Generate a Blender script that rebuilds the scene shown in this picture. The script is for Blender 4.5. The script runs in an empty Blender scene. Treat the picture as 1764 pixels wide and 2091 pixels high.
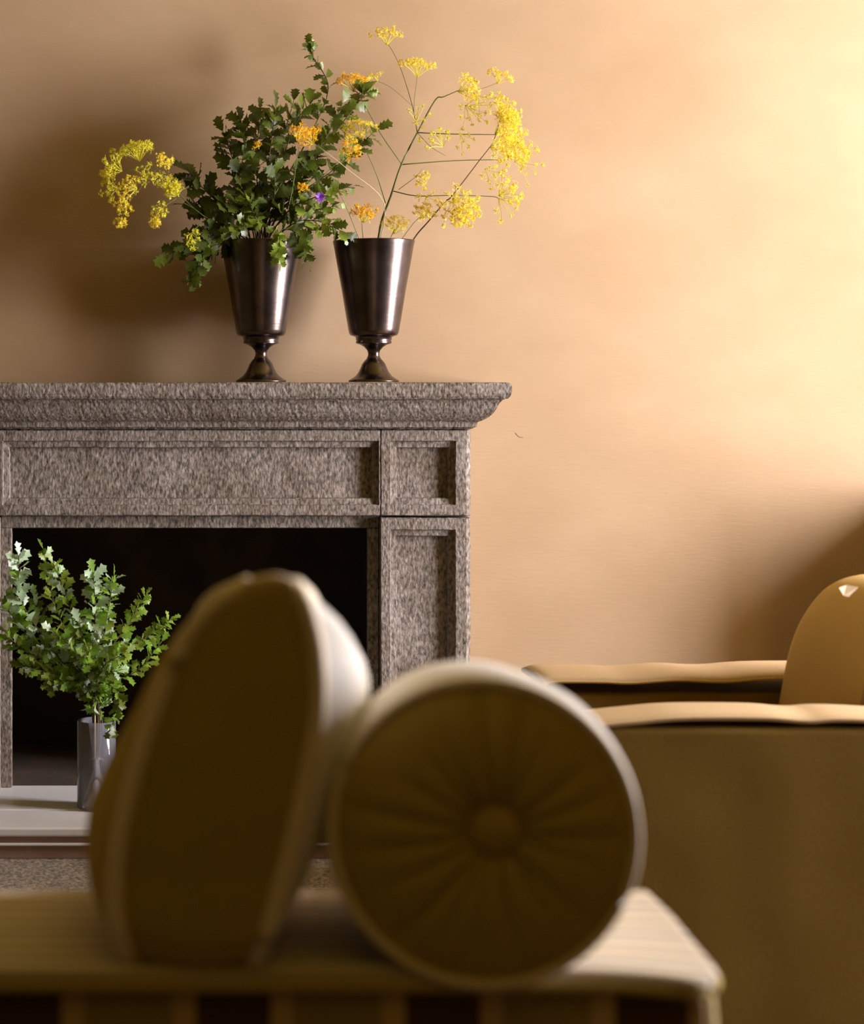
import bpy, bmesh, math, random
from mathutils import Vector, Matrix, noise
random.seed(7)
PI = math.pi
sc = bpy.context.scene
C = sc.collection

# ------------------------------------------------------------------ camera
F = 4000.0; CX = 225.0; CY = 780.0; H = 1.131          # focal length in px of the 1764 wide frame, vanishing point, lens height
cd = bpy.data.cameras.new('camera'); cam = bpy.data.objects.new('camera', cd); C.objects.link(cam)
cam.location = (0, 0, H); cam.rotation_euler = (PI/2, 0, 0)
cd.sensor_fit = 'HORIZONTAL'; cd.sensor_width = 36; cd.lens = 36*F/1764
cd.shift_x = (882-CX)/1764; cd.shift_y = -(1045.5-CY)/1764
cd.dof.use_dof = True; cd.dof.focus_distance = 5.0; cd.dof.aperture_fstop = 3.6
cd.clip_start = 0.05
sc.camera = cam
# ------------------------------------------------------------------ world and light
w = bpy.data.worlds.new('world'); sc.world = w; w.use_nodes = True
w.node_tree.nodes['Background'].inputs[0].default_value = (0.8, 0.9, 1, 1)
w.node_tree.nodes['Background'].inputs[1].default_value = 0.3
def area(name, loc, rot, sx, sy, power, col):
    l = bpy.data.lights.new(name, 'AREA'); l.shape = 'RECTANGLE'; l.size = sx; l.size_y = sy
    l.energy = power; l.color = col
    o = bpy.data.objects.new(name, l); C.objects.link(o); o.location = loc; o.rotation_euler = rot
    return o
area('window_daylight', (4.12, 3.70, 1.5), (0, PI/2, 0), 2.1, 1.25, 525, (1.0, 0.955, 1.03))
area('warm_fill_light', (0.3, 0.4, 2.85), (0, 0, 0), 1.6, 1.6, 3.0, (1.0, 0.66, 0.03))  # added warm overhead fill, not a known lamp
sc.view_settings.view_transform = 'Standard'; sc.view_settings.look = 'None'
sc.view_settings.gamma = 1; sc.view_settings.use_curve_mapping = False
sc.view_settings.exposure = 0.0

# ------------------------------------------------------------------ helpers
def P(px, py, Y): return Vector(((px-CX)*Y/F, Y, H-(py-CY)*Y/F))
def tag(o, label=None, cat=None, group=None, kind=None):
    if label: o['label'] = label
    if cat: o['category'] = cat
    if group: o['group'] = group
    if kind: o['kind'] = kind
    return o
def empty(name, loc, label, cat, group=None):
    o = bpy.data.objects.new(name, None); C.objects.link(o); o.location = loc; o.empty_display_size = .05
    return tag(o, label, cat, group)
def obj(name, bm, m, parent=None, smooth=False):
    me = bpy.data.meshes.new(name); bm.normal_update(); bm.to_mesh(me); bm.free()
    if m: me.materials.append(m)
    if smooth: me.polygons.foreach_set('use_smooth', [True]*len(me.polygons))
    o = bpy.data.objects.new(name, me); C.objects.link(o)
    if parent: attach(o, parent)
    return o
def worldloc(p):
    m = p.matrix_basis.copy()
    while p.parent: m = p.matrix_parent_inverse @ m; p = p.parent; m = p.matrix_basis @ m
    return m
def attach(o, parent):           # meshes are written in world coordinates; keep them there
    o.parent = parent; o.matrix_parent_inverse = worldloc(parent).inverted()
def struct(name, bm, m, parent=None, smooth=False):
    o = obj(name, bm, m, parent, smooth)
    if not parent: o['kind'] = 'structure'
    return o
def box(bm, x0, x1, y0, y1, z0, z1, bev=0, seg=2):
    r = bmesh.ops.create_cube(bm, size=1)
    bmesh.ops.transform(bm, matrix=Matrix.Translation(((x0+x1)/2, (y0+y1)/2, (z0+z1)/2)) @ Matrix.Diagonal((x1-x0, y1-y0, z1-z0, 1)), verts=r['verts'])
    if bev: bmesh.ops.bevel(bm, geom=list({e for v in r['verts'] for e in v.link_edges}), offset=bev, segments=seg, profile=.5, affect='EDGES')
    return bm
def frame(t):
    t = t.normalized(); a = Vector((0, 0, 1)) if abs(t.z) < .9 else Vector((1, 0, 0))
    u = t.cross(a).normalized(); return u, t.cross(u).normalized()
def tube(bm, pts, rad, seg=6, closed=False):
    n = len(pts); rings = []
    for i, p in enumerate(pts):
        if closed: t = pts[(i+1) % n]-pts[i-1]
        else: t = pts[min(i+1, n-1)]-pts[max(i-1, 0)]
        u, v = frame(t); r = rad if not hasattr(rad, '__len__') else rad[i]
        rings.append([bm.verts.new(p+(u*math.cos(2*PI*k/seg)+v*math.sin(2*PI*k/seg))*r) for k in range(seg)])
    for i in range(n if closed else n-1):
        a, b = rings[i], rings[(i+1) % n]
        for k in range(seg): bm.faces.new((a[k], a[(k+1) % seg], b[(k+1) % seg], b[k]))
    if not closed:
        bm.faces.new(rings[0][::-1]); bm.faces.new(rings[-1])
    return bm
def spline(pts, n=8):            # Catmull-Rom through pts
    out = []; q = [pts[0]*2-pts[1]]+list(pts)+[pts[-1]*2-pts[-2]]
    for i in range(1, len(q)-2):
        for k in range(n):
            t = k/n; a, b, c, d = q[i-1:i+3]
            out.append(.5*((2*b)+(c-a)*t+(2*a-5*b+4*c-d)*t*t+(3*b-a-3*c+d)*t**3))
    out.append(pts[-1]); return out
def lathe(bm, prof, seg=48, cap=False):
    rings = [[bm.verts.new((r*math.cos(2*PI*k/seg), r*math.sin(2*PI*k/seg), z)) for k in range(seg)] for r, z in prof]
    for a, b in zip(rings, rings[1:]):
        for k in range(seg): bm.faces.new((a[k], a[(k+1) % seg], b[(k+1) % seg], b[k]))
    if cap: bm.faces.new(rings[0][::-1]); bm.faces.new(rings[-1])
    bmesh.ops.recalc_face_normals(bm, faces=bm.faces)
    return bm
def interp(tab, z):              # tab sorted ascending [(z, value)]
    if z <= tab[0][0]: return tab[0][1]
    for (a, va), (b, vb) in zip(tab, tab[1:]):
        if z <= b:
            t = (z-a)/(b-a); return va+(vb-va)*t
    return tab[-1][1]
def slice_axis(bm, axis, lo, hi, step):
    no = Vector((0, 0, 0)); no[axis] = 1; x = lo+step
    while x < hi-1e-4:
        co = Vector((0, 0, 0)); co[axis] = x
        bmesh.ops.bisect_plane(bm, geom=bm.verts[:]+bm.edges[:]+bm.faces[:], dist=1e-6, plane_co=co, plane_no=no); x += step
def roughen(bm, amp, sc_=60, big=0.0):
    for v in bm.verts:
        n = noise.noise_vector(v.co*sc_); v.co += n*amp
        if big: v.co += noise.noise_vector(v.co*9+Vector((3, 1, 7)))*big

# ------------------------------------------------------------------ materials
def mat(name, col, rough=.8, metal=0, col2=None, nscale=20, ndist=(.35, .65), stretch=(1, 1, 1), bump=0, bscale=200, bstretch=(1, 1, 1), spec=.5, trans=0, sheen=0, detail=6):
    m = bpy.data.materials.new(name); m.use_nodes = True; nt = m.node_tree; b = nt.nodes['Principled BSDF']
    b.inputs['Base Color'].default_value = (*col, 1); b.inputs['Roughness'].default_value = rough; b.inputs['Metallic'].default_value = metal
    b.inputs['Specular IOR Level'].default_value = spec
    if sheen: b.inputs['Sheen Weight'].default_value = sheen; b.inputs['Sheen Roughness'].default_value = .5
    tc = nt.nodes.new('ShaderNodeTexCoord')
    def nz(scale, st, det):
        mp = nt.nodes.new('ShaderNodeMapping'); mp.inputs['Scale'].default_value = st; nt.links.new(tc.outputs['Object'], mp.inputs[0])
        n = nt.nodes.new('ShaderNodeTexNoise'); n.inputs['Scale'].default_value = scale; n.inputs['Detail'].default_value = det
        nt.links.new(mp.outputs[0], n.inputs['Vector']); return n
    if col2:
        n = nz(nscale, stretch, detail); r = nt.nodes.new('ShaderNodeValToRGB')
        r.color_ramp.elements[0].position = ndist[0]; r.color_ramp.elements[1].position = ndist[1]
        r.color_ramp.elements[0].color = (*col, 1); r.color_ramp.elements[1].color = (*col2, 1)
        nt.links.new(n.outputs[0], r.inputs[0]); nt.links.new(r.outputs[0], b.inputs['Base Color'])
    if bump:
        n = nz(bscale, bstretch, 4); bp = nt.nodes.new('ShaderNodeBump'); bp.inputs['Strength'].default_value = bump; bp.inputs['Distance'].default_value = .002
        nt.links.new(n.outputs[0], bp.inputs['Height']); nt.links.new(bp.outputs[0], b.inputs['Normal'])
    if trans:
        t = nt.nodes.new('ShaderNodeBsdfTranslucent'); mx = nt.nodes.new('ShaderNodeMixShader'); mx.inputs[0].default_value = trans
        t.inputs[0].default_value = (*(col2 or col), 1)
        nt.links.new(b.outputs[0], mx.inputs[1]); nt.links.new(t.outputs[0], mx.inputs[2])
        nt.links.new(mx.outputs[0], nt.nodes['Material Output'].inputs[0])
    return m
M_wall = mat('ochre_plaster', (.41, .272, .150), .75, col2=(.50, .348, .21), nscale=2.2, stretch=(1, 1, 1.6), ndist=(.25, .75), bump=.25, bscale=60, bstretch=(.5, 1, 3), spec=.25)
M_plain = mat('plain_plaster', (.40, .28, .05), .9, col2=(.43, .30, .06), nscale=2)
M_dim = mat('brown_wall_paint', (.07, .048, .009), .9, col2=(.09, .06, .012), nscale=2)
M_ceil = mat('ceiling_paint', (.30, .22, .04), .9, col2=(.32, .24, .05), nscale=2)
M_floor = mat('floor_wood', (.07, .042, .014), .5, col2=(.12, .07, .025), nscale=6, stretch=(1, 8, 1))
M_soot = mat('soot_blackened_masonry', (.03, .016, .005), .95, col2=(.055, .032, .012), nscale=7, bump=.5, bscale=30)
def stone_mat():
    m = mat('hammered_grey_stone', (.065, .056, .048), .85, col2=(.37, .33, .295), nscale=150, ndist=(.3, .72), stretch=(1, 1, .55), bump=1.0, bscale=170, bstretch=(1, 1, .45), spec=.3, detail=8)
    nt = m.node_tree; b = nt.nodes['Principled BSDF']; r = [n for n in nt.nodes if n.type == 'VALTORGB'][0]
    tc = [n for n in nt.nodes if n.type == 'TEX_COORD'][0]
    n = nt.nodes.new('ShaderNodeTexNoise'); n.inputs['Scale'].default_value = 9; n.inputs['Detail'].default_value = 5
    nt.links.new(tc.outputs['Object'], n.inputs['Vector'])
    mx = nt.nodes.new('ShaderNodeMix'); mx.data_type = 'RGBA'; mx.blend_type = 'MULTIPLY'; mx.inputs[0].default_value = 1
    r2 = nt.nodes.new('ShaderNodeValToRGB'); r2.color_ramp.elements[0].position = .3; r2.color_ramp.elements[1].position = .7
    r2.color_ramp.elements[0].color = (.75, .66, .55, 1); r2.color_ramp.elements[1].color = (1.1, 1.05, 1.02, 1)
    nt.links.new(n.outputs[0], r2.inputs[0]); nt.links.new(r.outputs[0], mx.inputs[6]); nt.links.new(r2.outputs[0], mx.inputs[7])
    nt.links.new(mx.outputs[2], b.inputs['Base Color'])
    return m
M_stone = stone_mat()
M_hearth = mat('pale_honed_stone', (.70, .68, .68), .3, col2=(.76, .74, .74), nscale=8, bump=.1, bscale=60)
M_riser = mat('pinkish_brown_stone', (.30, .19, .14), .7, col2=(.36, .23, .17), nscale=12, bump=.3)
M_bronze = mat('dark_bronze', (.09, .07, .065), .27, metal=1, col2=(.17, .135, .125), nscale=14, bump=.12, bscale=90, bstretch=(.3, .3, 2), spec=.5)
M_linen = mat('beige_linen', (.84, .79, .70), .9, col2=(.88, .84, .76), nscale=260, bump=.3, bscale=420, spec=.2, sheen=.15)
M_linen_d = mat('linen_shaded', (.44, .32, .08), .92, col2=(.50, .37, .10), nscale=260, bump=.3, bscale=420, spec=.15)  # same linen with shade painted in, for faces turned from the window
M_piping = mat('linen_piping', (.86, .74, .56), .85, spec=.2)
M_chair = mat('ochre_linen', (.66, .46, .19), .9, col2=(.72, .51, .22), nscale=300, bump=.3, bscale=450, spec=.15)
M_armp = mat('ochre_linen_shaded', (.19, .115, .022), .92, col2=(.225, .14, .03), nscale=300, bump=.3, bscale=450, spec=.1)  # chair linen darkened to put shade on the arm panels
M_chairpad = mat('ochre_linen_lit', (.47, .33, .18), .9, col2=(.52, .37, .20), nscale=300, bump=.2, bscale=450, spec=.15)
M_rug = mat('speckled_rough_stone', (.10, .085, .07), .95, col2=(.42, .36, .30), nscale=130, ndist=(.35, .65), bump=1, bscale=160)
M_leaf = [mat('leaf_dark', (.030, .045, .006), .42, col2=(.075, .105, .012), nscale=25, trans=.22),
          mat('leaf_mid', (.07, .10, .010), .40, col2=(.14, .19, .02), nscale=25, trans=.3),
          mat('leaf_lime', (.20, .30, .03), .42, col2=(.30, .40, .05), nscale=25, trans=.4),
          mat('leaf_glaucous', (.30, .44, .24), .35, col2=(.48, .60, .38), nscale=25, trans=.25),
          mat('leaf_fresh', (.13, .26, .02), .38, col2=(.24, .40, .04), nscale=25, trans=.35)]
M_stem = mat('green_stem', (.10, .13, .02), .6); M_wood = mat('brown_twig', (.10, .055, .02), .7)
M_pale = mat('pale_stem', (.55, .47, .24), .6)
M_yel = mat('yellow_flower', (.92, .76, .07), .6, trans=.35); M_org = mat('orange_flower', (.95, .58, .02), .6, trans=.35)
M_lime = mat('yellow_green_flower', (.80, .74, .05), .6, trans=.35)
M_pur = mat('purple_petal', (.28, .09, .55), .6, trans=.2)
def glass_mat(name, col, ior, rough=0.0):
    m = bpy.data.materials.new(name); m.use_nodes = True; b = m.node_tree.nodes['Principled BSDF']
    b.inputs['Base Color'].default_value = (*col, 1); b.inputs['Transmission Weight'].default_value = 1; b.inputs['IOR'].default_value = ior; b.inputs['Roughness'].default_value = rough
    return m
M_glass = glass_mat('clear_glass', (.97, .97, .99), 1.45, .02); M_water = glass_mat('vase_water', (.96, .9, .78), 1.33)
def clear(m, tint, dcol, f):
    # thin clear wall: see-through body, fresnel gloss and a diffuse haze painted in for reflected light
    nt = m.node_tree; nt.nodes.remove(nt.nodes['Principled BSDF']); N = nt.nodes.new; L = nt.links.new
    t = N('ShaderNodeBsdfTransparent'); t.inputs[0].default_value = (*tint, 1); g = N('ShaderNodeBsdfGlossy'); g.inputs['Roughness'].default_value = .04
    d = N('ShaderNodeBsdfDiffuse'); d.inputs[0].default_value = (*dcol, 1); fr = N('ShaderNodeLayerWeight'); fr.inputs[0].default_value = .28
    m1 = N('ShaderNodeMixShader'); m1.inputs[0].default_value = f; L(t.outputs[0], m1.inputs[1]); L(d.outputs[0], m1.inputs[2])
    m2 = N('ShaderNodeMixShader'); L(fr.outputs['Fresnel'], m2.inputs[0]); L(m1.outputs[0], m2.inputs[1]); L(g.outputs[0], m2.inputs[2])
    L(m2.outputs[0], nt.nodes['Material Output'].inputs[0])
clear(M_glass, (.95, .95, .97), (.88, .86, .98), .16); clear(M_water, (.97, .90, .74), (.95, .74, .44), .75)
def stripe_mat(name, axis, origin, period, stops):
    m = mat(name, (.5, .4, .2), .9, bump=.25, bscale=350, spec=.15); nt = m.node_tree; b = nt.nodes['Principled BSDF']
    g = nt.nodes.new('ShaderNodeNewGeometry'); s = nt.nodes.new('ShaderNodeSeparateXYZ'); nt.links.new(g.outputs['Position'], s.inputs[0])
    a = nt.nodes.new('ShaderNodeMath'); a.operation = 'SUBTRACT'; a.inputs[1].default_value = origin; nt.links.new(s.outputs[axis], a.inputs[0])
    d = nt.nodes.new('ShaderNodeMath'); d.operation = 'DIVIDE'; d.inputs[1].default_value = period; nt.links.new(a.outputs[0], d.inputs[0])
    f = nt.nodes.new('ShaderNodeMath'); f.operation = 'FLOORED_MODULO'; f.inputs[1].default_value = 1; nt.links.new(d.outputs[0], f.inputs[0])
    r = nt.nodes.new('ShaderNodeValToRGB'); r.color_ramp.interpolation = 'CONSTANT'
    while len(r.color_ramp.elements) < len(stops): r.color_ramp.elements.new(.5)
    for e, (p, c) in zip(r.color_ramp.elements, stops): e.position = p; e.color = (*c, 1)
    nt.links.new(f.outputs[0], r.inputs[0]); nt.links.new(r.outputs[0], b.inputs['Base Color']); return m

# ------------------------------------------------------------------ room
YP = 5.0; YW = 5.19; FL = -.12                       # chimneypiece face, wall face
XL, XR = -.51, .9213                      # chimneypiece outer edges
XLi, XRi = -.281, .690                    # opening edges
ZO = H-(1080-CY)/800; ZF = H-(1056-CY)/800
def wall_with_hole(name, axis, p0, p1, a0, a1, z0, z1, h, m):
    bm = bmesh.new(); ha0, ha1, hz0, hz1 = h
    for (u0, u1, v0, v1) in ((a0, ha0, z0, z1), (ha1, a1, z0, z1), (ha0, ha1, z0, hz0), (ha0, ha1, hz1, z1)):
        if u1-u0 < 1e-4 or v1-v0 < 1e-4: continue
        if axis == 'y': box(bm, u0, u1, p0, p1, v0, v1)
        else: box(bm, p0, p1, u0, u1, v0, v1)
    return struct(name, bm, m)
wall_with_hole('wall_back', 'y', YW, YW+.12, -2.6, 4.05, FL, 3.1, (XLi-.05, XRi+.05, FL, ZO+.05), M_wall)
wall_with_hole('wall_right', 'x', 3.65, 4.05, -1.6, YW, FL, 3.1, (3.08, 4.32, 0.42, 2.55), M_plain)
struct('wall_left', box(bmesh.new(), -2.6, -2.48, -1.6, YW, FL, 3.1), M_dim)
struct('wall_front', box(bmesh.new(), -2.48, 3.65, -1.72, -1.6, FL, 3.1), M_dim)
struct('floor', box(bmesh.new(), -2.6, 4.05, -1.72, 5.9, FL-.1, FL), M_floor)
struct('ceiling', box(bmesh.new(), -2.6, 4.05, -1.72, 5.42, 3.1, 3.2), M_ceil)
M_white = mat('window_paint', (.75, .73, .70), .5)
bm = bmesh.new()
for b_ in ((3.08, 4.32, 0.42, 0.46), (3.08, 4.32, 2.51, 2.55), (3.08, 3.12, 0.46, 2.51), (4.28, 4.32, 0.46, 2.51)):
    box(bm, 3.96, 4.02, b_[0], b_[1], b_[2], b_[3])
struct('window_1', bm, M_white)
# hairline crack in the plaster right of the mantel
bm = bmesh.new(); tube(bm, spline([P(1052, 884, YW-.0002), P(1060, 892, YW-.0002), P(1068, 893, YW-.0002)], 3), .0008, 4)
ck = obj('crack', bm, mat('crack_dirt', (.25, .16, .09), .9), bpy.data.objects['wall_back'])

# ------------------------------------------------------------------ fireplace
fp = empty('fireplace', ((XL+XR)/2, YP, 0), 'grey hammered stone chimneypiece with panelled frieze, pilasters and dark empty opening', 'fireplace')
def zpx(py): return H-(py-CY)/800
def xpx(px): return (px-CX)/800
def rings(bm, rs, step=.009):
    vs = [[bm.verts.new(c) for c in ((x0, y, z0), (x1, y, z0), (x1, y, z1), (x0, y, z1))] for x0, x1, z0, z1, y in rs]
    for a, b in zip(vs, vs[1:]):
        for k in range(4): bm.faces.new((a[k], a[(k+1) % 4], b[(k+1) % 4], b[k]))
    bm.faces.new(vs[-1])
    bmesh.ops.recalc_face_normals(bm, faces=bm.faces)
    x0, x1, z0, z1, _ = rs[0]
    slice_axis(bm, 0, x0, x1, step); slice_axis(bm, 2, z0, z1, step)
    roughen(bm, .0011, 75, .0012)
    return bm
def panel_block(name, x0, x1, z0, z1, px0, px1, pz0, pz1, y=YP, inset=.0165):
    bm = bmesh.new(); e = .008; i = .0025; eo = (.012 if x0 < XL+.01 else .0008, .012 if x1 > XR-.01 else .0008)
    rings(bm, [(x0, x1, z0, z1, YW-.001), (x0, x1, z0, z1, y+e), (x0+eo[0], x1-eo[1], z0+e*.4, z1-e*.4, y), (px0, px1, pz0, pz1, y),
               (px0+i, px1-i, pz0+i, pz1-i, y+.008), (px0+inset, px1-inset, pz0+inset, pz1-inset, y+.010),
               (px0+inset+i, px1-inset-i, pz0+inset+i, pz1-inset-i, y+.024)])
    return obj(name, bm, M_stone, fp)
MIR = lambda x: XL+XR-x
panel_block('frieze', XLi, XRi, zpx(1054), zpx(877), MIR(xpx(774)), xpx(774), zpx(1032), zpx(900))
for mir in (0, 1):
    def bx(a, b): return (MIR(b), MIR(a)) if mir else (a, b)
    o = bx(XRi+.0015, XR); p = bx(xpx(797), xpx(931))
    panel_block('corner_block', *o, zpx(1054), zpx(877), *p, zpx(1032), zpx(900))
    panel_block('pilaster', *o, .0895, zpx(1057.5), *p, .25, zpx(1081))
# inner slip: recessed band round the opening
bm = bmesh.new()
sw = 23/800
for (x0, x1, z0, z1) in ((XLi, XRi, ZO, zpx(1055)), (XLi, XLi+sw, .0895, ZO), (XRi-sw, XRi, .0895, ZO)):
    box(bm, x0, x1, YP+.03, YP+.052, z0, z1, .003)
slice_axis(bm, 0, XLi, XRi, .012); slice_axis(bm, 2, .1, ZO+.03, .012); roughen(bm, .0008)
obj('opening_slip', bm, M_stone, fp)
# cornice and shelf: profile swept round front and both returns
def sweep(name, prof, mat_=M_stone, step=.007, amp=.0014):
    bm = bmesh.new(); rows = []
    for o, z in prof:
        rows.append([bm.verts.new(c) for c in ((XL-o, YW-.001, z), (XL-o, YP-o, z), (XR+o, YP-o, z), (XR+o, YW-.001, z))])
    for a, b in zip(rows, rows[1:]):
        for k in range(3): bm.faces.new((a[k], a[k+1], b[k+1], b[k]))
    bm.faces.new(rows[0]); bm.faces.new(rows[-1][::-1])
    bmesh.ops.recalc_face_normals(bm, faces=bm.faces)
    slice_axis(bm, 0, XL-.08, XR+.09, step); roughen(bm, amp, 90, .0008)
    return obj(name, bm, mat_, fp)
sweep('mantel_shelf', [(0, 1.1295), (.078, 1.1295), (.083, 1.127), (.086, 1.121), (.0865, 1.112), (.0855, 1.102), (.083, 1.095), (.0775, 1.0885), (0, 1.0885)])
sweep('cornice_moulding', [(0, 1.088), (.073, 1.088), (.066, 1.0845), (.060, 1.077), (.055, 1.066), (.049, 1.055), (.040, 1.044), (.028, 1.035), (.014, 1.030), (.013, 1.0275), (.012, 1.0165), (.004, 1.0135), (0, 1.0135)])
sweep('cornice_fillet', [(0, 1.0135), (.005, 1.0130), (.005, 1.0125), (0, 1.011)])
# firebox
bm = bmesh.new(); a0, a1, zb = XLi-.04, XRi+.04, ZO+.04
for b_ in ((a0, a1, YW+.5, YW+.54, .0+FL, zb), (a0-.04, a0, YW+.002, YW+.54, .0+FL, zb), (a1, a1+.04, YW+.002, YW+.54, .0+FL, zb), (a0, a1, YW+.002, YW+.5, zb, zb+.04), (a0, a1, YP+.06, YW+.5, FL, .088)):
    box(bm, *b_)
obj('firebox', bm, M_soot, fp)
# hearth step
he = empty('hearth', ((XL+XR)/2, 4.8, 0), 'pale raised stone hearth step in front of the dark fireplace opening', 'hearth')
Yn = 4.585
obj('back_slab', box(bmesh.new(), XL-.06, XR+.06, 4.775, YP+.06, .068, .089, .003), M_hearth, he)
obj('front_slab', box(bmesh.new(), XL-.06, XR+.06, Yn, 4.772, .066, .087, .005, 3), M_hearth, he)
obj('upper_riser', box(bmesh.new(), XL-.045, XR+.045, Yn+.012, 4.99, .050, .0662, .001), M_riser, he)
obj('fillet', box(bmesh.new(), XL-.055, XR+.055, Yn+.002, 4.99, .044, .0502, .002), M_hearth, he)
obj('lower_riser', box(bmesh.new(), XL-.045, XR+.045, Yn+.012, 4.99, .0125, .0442, .001), M_riser, he)
obj('base_slab', box(bmesh.new(), -1.7, .88, 3.9, 4.99, FL, .012, .006), M_rug, he)

# ------------------------------------------------------------------ bronze vases
YV = 5.03; k_ = YV/F
prof_px = [(51, 778), (51, 775), (46, 772), (37, 766), (31, 758), (27, 750), (24, 742), (19, 735), (15, 731), (12, 725), (11.5, 720), (13, 714), (19, 707), (27, 702), (34, 700), (36, 699),
           (36.5, 696), (35, 694), (36.5, 691), (36.5, 687), (40, 685), (47, 683), (50, 679), (51.5, 672), (57, 640), (65, 590), (75, 535), (81, 500), (83, 492), (83, 490), (81, 490), (79, 500), (73, 535), (55, 640), (48, 676), (1, 678)]
def vase_prof(): return [(r*k_, (778-y)*k_) for r, y in prof_px]
def make_vase(px, label):
    root = empty('footed_vase', P(px, CY, YV), label, 'vase', 'bronze vases on the mantel'); root.location.z = 1.1312
    pr = vase_prof()
    foot = lathe(bmesh.new(), pr[:16], 56); bmesh.ops.contextual_create(foot, geom=[v for v in foot.verts if v.co.z < 1e-5])
    for nm, bm in (('foot', foot), ('bowl', lathe(bmesh.new(), pr[15:], 56))):
        bmesh.ops.remove_doubles(bm, verts=bm.verts, dist=1e-5); bmesh.ops.recalc_face_normals(bm, faces=bm.faces)
        o = obj(nm, bm, M_bronze, None, True); o.parent = root
    return root
v1 = make_vase(533, 'dark bronze footed vase holding the dense green leafy bouquet, left on the mantel')
v2 = v1.copy(); C.objects.link(v2); v2.location = P(763, CY, YV); v2.location.z = 1.1312
v2['label'] = 'dark bronze footed vase holding the airy yellow umbel stems, near the mantel corner'
for ch in list(v1.children):
    c = ch.copy(); C.objects.link(c); c.parent = v2
v2.rotation_euler.z = 1.1

# ------------------------------------------------------------------ leaves
def leaf_mesh(name, m, lobes, L=1.0, W=.30, cut=.45, bend=.25, seed=0):
    rnd = random.Random(seed); bm = bmesh.new(); n = lobes*2+1; mid = []; le = []; ri = []
    for i in range(n+1):
        t = i/n; wv = W*math.sin(PI*min(1, (t*.92+.04)))**.6*(.55+.6*t)
        wl = wv*(1 if i % 2 else 1-cut)
        z = -bend*t*t
        f = .10 if i % 2 else 0
        mid.append(bm.verts.new((t*L, 0, z)))
        if 0 < i < n:
            le.append(bm.verts.new((min(1.02, t+f)*L, wl*(.9+.2*rnd.random()), z+.10*wl+rnd.uniform(-.03, .03))))
            ri.append(bm.verts.new((min(1.02, t+f)*L, -wl*(.9+.2*rnd.random()), z+.10*wl+rnd.uniform(-.03, .03))))
        else: le.append(None); ri.append(None)
    for i in range(n):
        for side, s in ((le, 1), (ri, -1)):
            a, b = side[i], side[i+1]; vs = [mid[i], mid[i+1]]+([b] if b else [])+([a] if a else [])
            if len(vs) > 2: bm.faces.new(vs if s < 0 else vs[::-1])
    me = bpy.data.meshes.new(name); bm.to_mesh(me); bm.free(); me.materials.append(m)
    me.polygons.foreach_set('use_smooth', [True]*len(me.polygons)); return me
LEAF = {}
for gi, m in enumerate(M_leaf):
    LEAF[gi] = [leaf_mesh('leaf', m, 4, W=.44, cut=.42, bend=.1+.15*s, seed=s*7+gi) for s in range(3)]
LEAFF = {gi: [leaf_mesh('leaf', m, 3, W=.38, cut=.5, bend=.05+.12*s, seed=s*5+gi) for s in range(3)] for gi, m in enumerate(M_leaf)}
def put_leaf(parent, base, d, up, size, me, nm='leaf'):
    d = d.normalized(); y = up.cross(d)
    if y.length < .05: y = Vector((0, 1, 0)).cross(d)
    y.normalize(); z = d.cross(y)
    R = Matrix((d, y, z)).transposed().to_4x4()
    o = bpy.data.objects.new(nm, me); C.objects.link(o); o.parent = parent
    o.matrix_basis = worldloc(parent).inverted() @ Matrix.Translation(base) @ R @ Matrix.Diagonal((size, size, size, 1))
    return o
def rv(rnd): return Vector((rnd.uniform(-1, 1), rnd.uniform(-1, 1), rnd.uniform(-1, 1)))
def sprig(name, pts, n, size, mats, label, group, rnd, start=.3, leaves=LEAF, sm=None, r0=.0022, cat='branch', clamp=None, spread=.9):
    n = int(n*1.75); size *= 1.22
    root = empty(name, pts[0], label, cat, group)
    cv = spline(pts, 6); N = len(cv)
    obj('stem', tube(bmesh.new(), cv, [r0*(1-.6*i/N) for i in range(N)], 5), sm or M_wood, root, True)
    for i in range(n):
        t = start+(1-start)*((i+rnd.random()*.6)/n)**.8; t = min(t, .999) if i < n-1 else 1
        q = t*(N-1); k = min(int(q), N-2); p = cv[k].lerp(cv[k+1], q-k); tg = (cv[k+1]-cv[k]).normalized()
        a = i*2.4+rnd.uniform(-.5, .5); u, v = frame(tg)
        side = u*math.cos(a)+v*math.sin(a)
        d = tg*(.45+.5*rnd.random())+side*spread+Vector((0, 0, rnd.uniform(-.25, .15)))
        if i == n-1: d = tg+rv(rnd)*.2
        up = Vector((.25, -.75, .55))+rv(rnd)*.9
        s = size*rnd.uniform(.7, 1.15)*(1-.25*t)
        if clamp: 
            e = p+d.normalized()*s
            if e.y > clamp: d.y = -abs(d.y)
        me = rnd.choice(leaves[rnd.choice(mats)])
        put_leaf(root, p, d, up, s, me)
    return root
rnd = random.Random(3)
G1 = 'oak branches filling the left bronze vase'; Lmass = 'leafy dark green oak branch within the dense middle of the left bouquet'
base = P(533, 560, YV)
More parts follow.
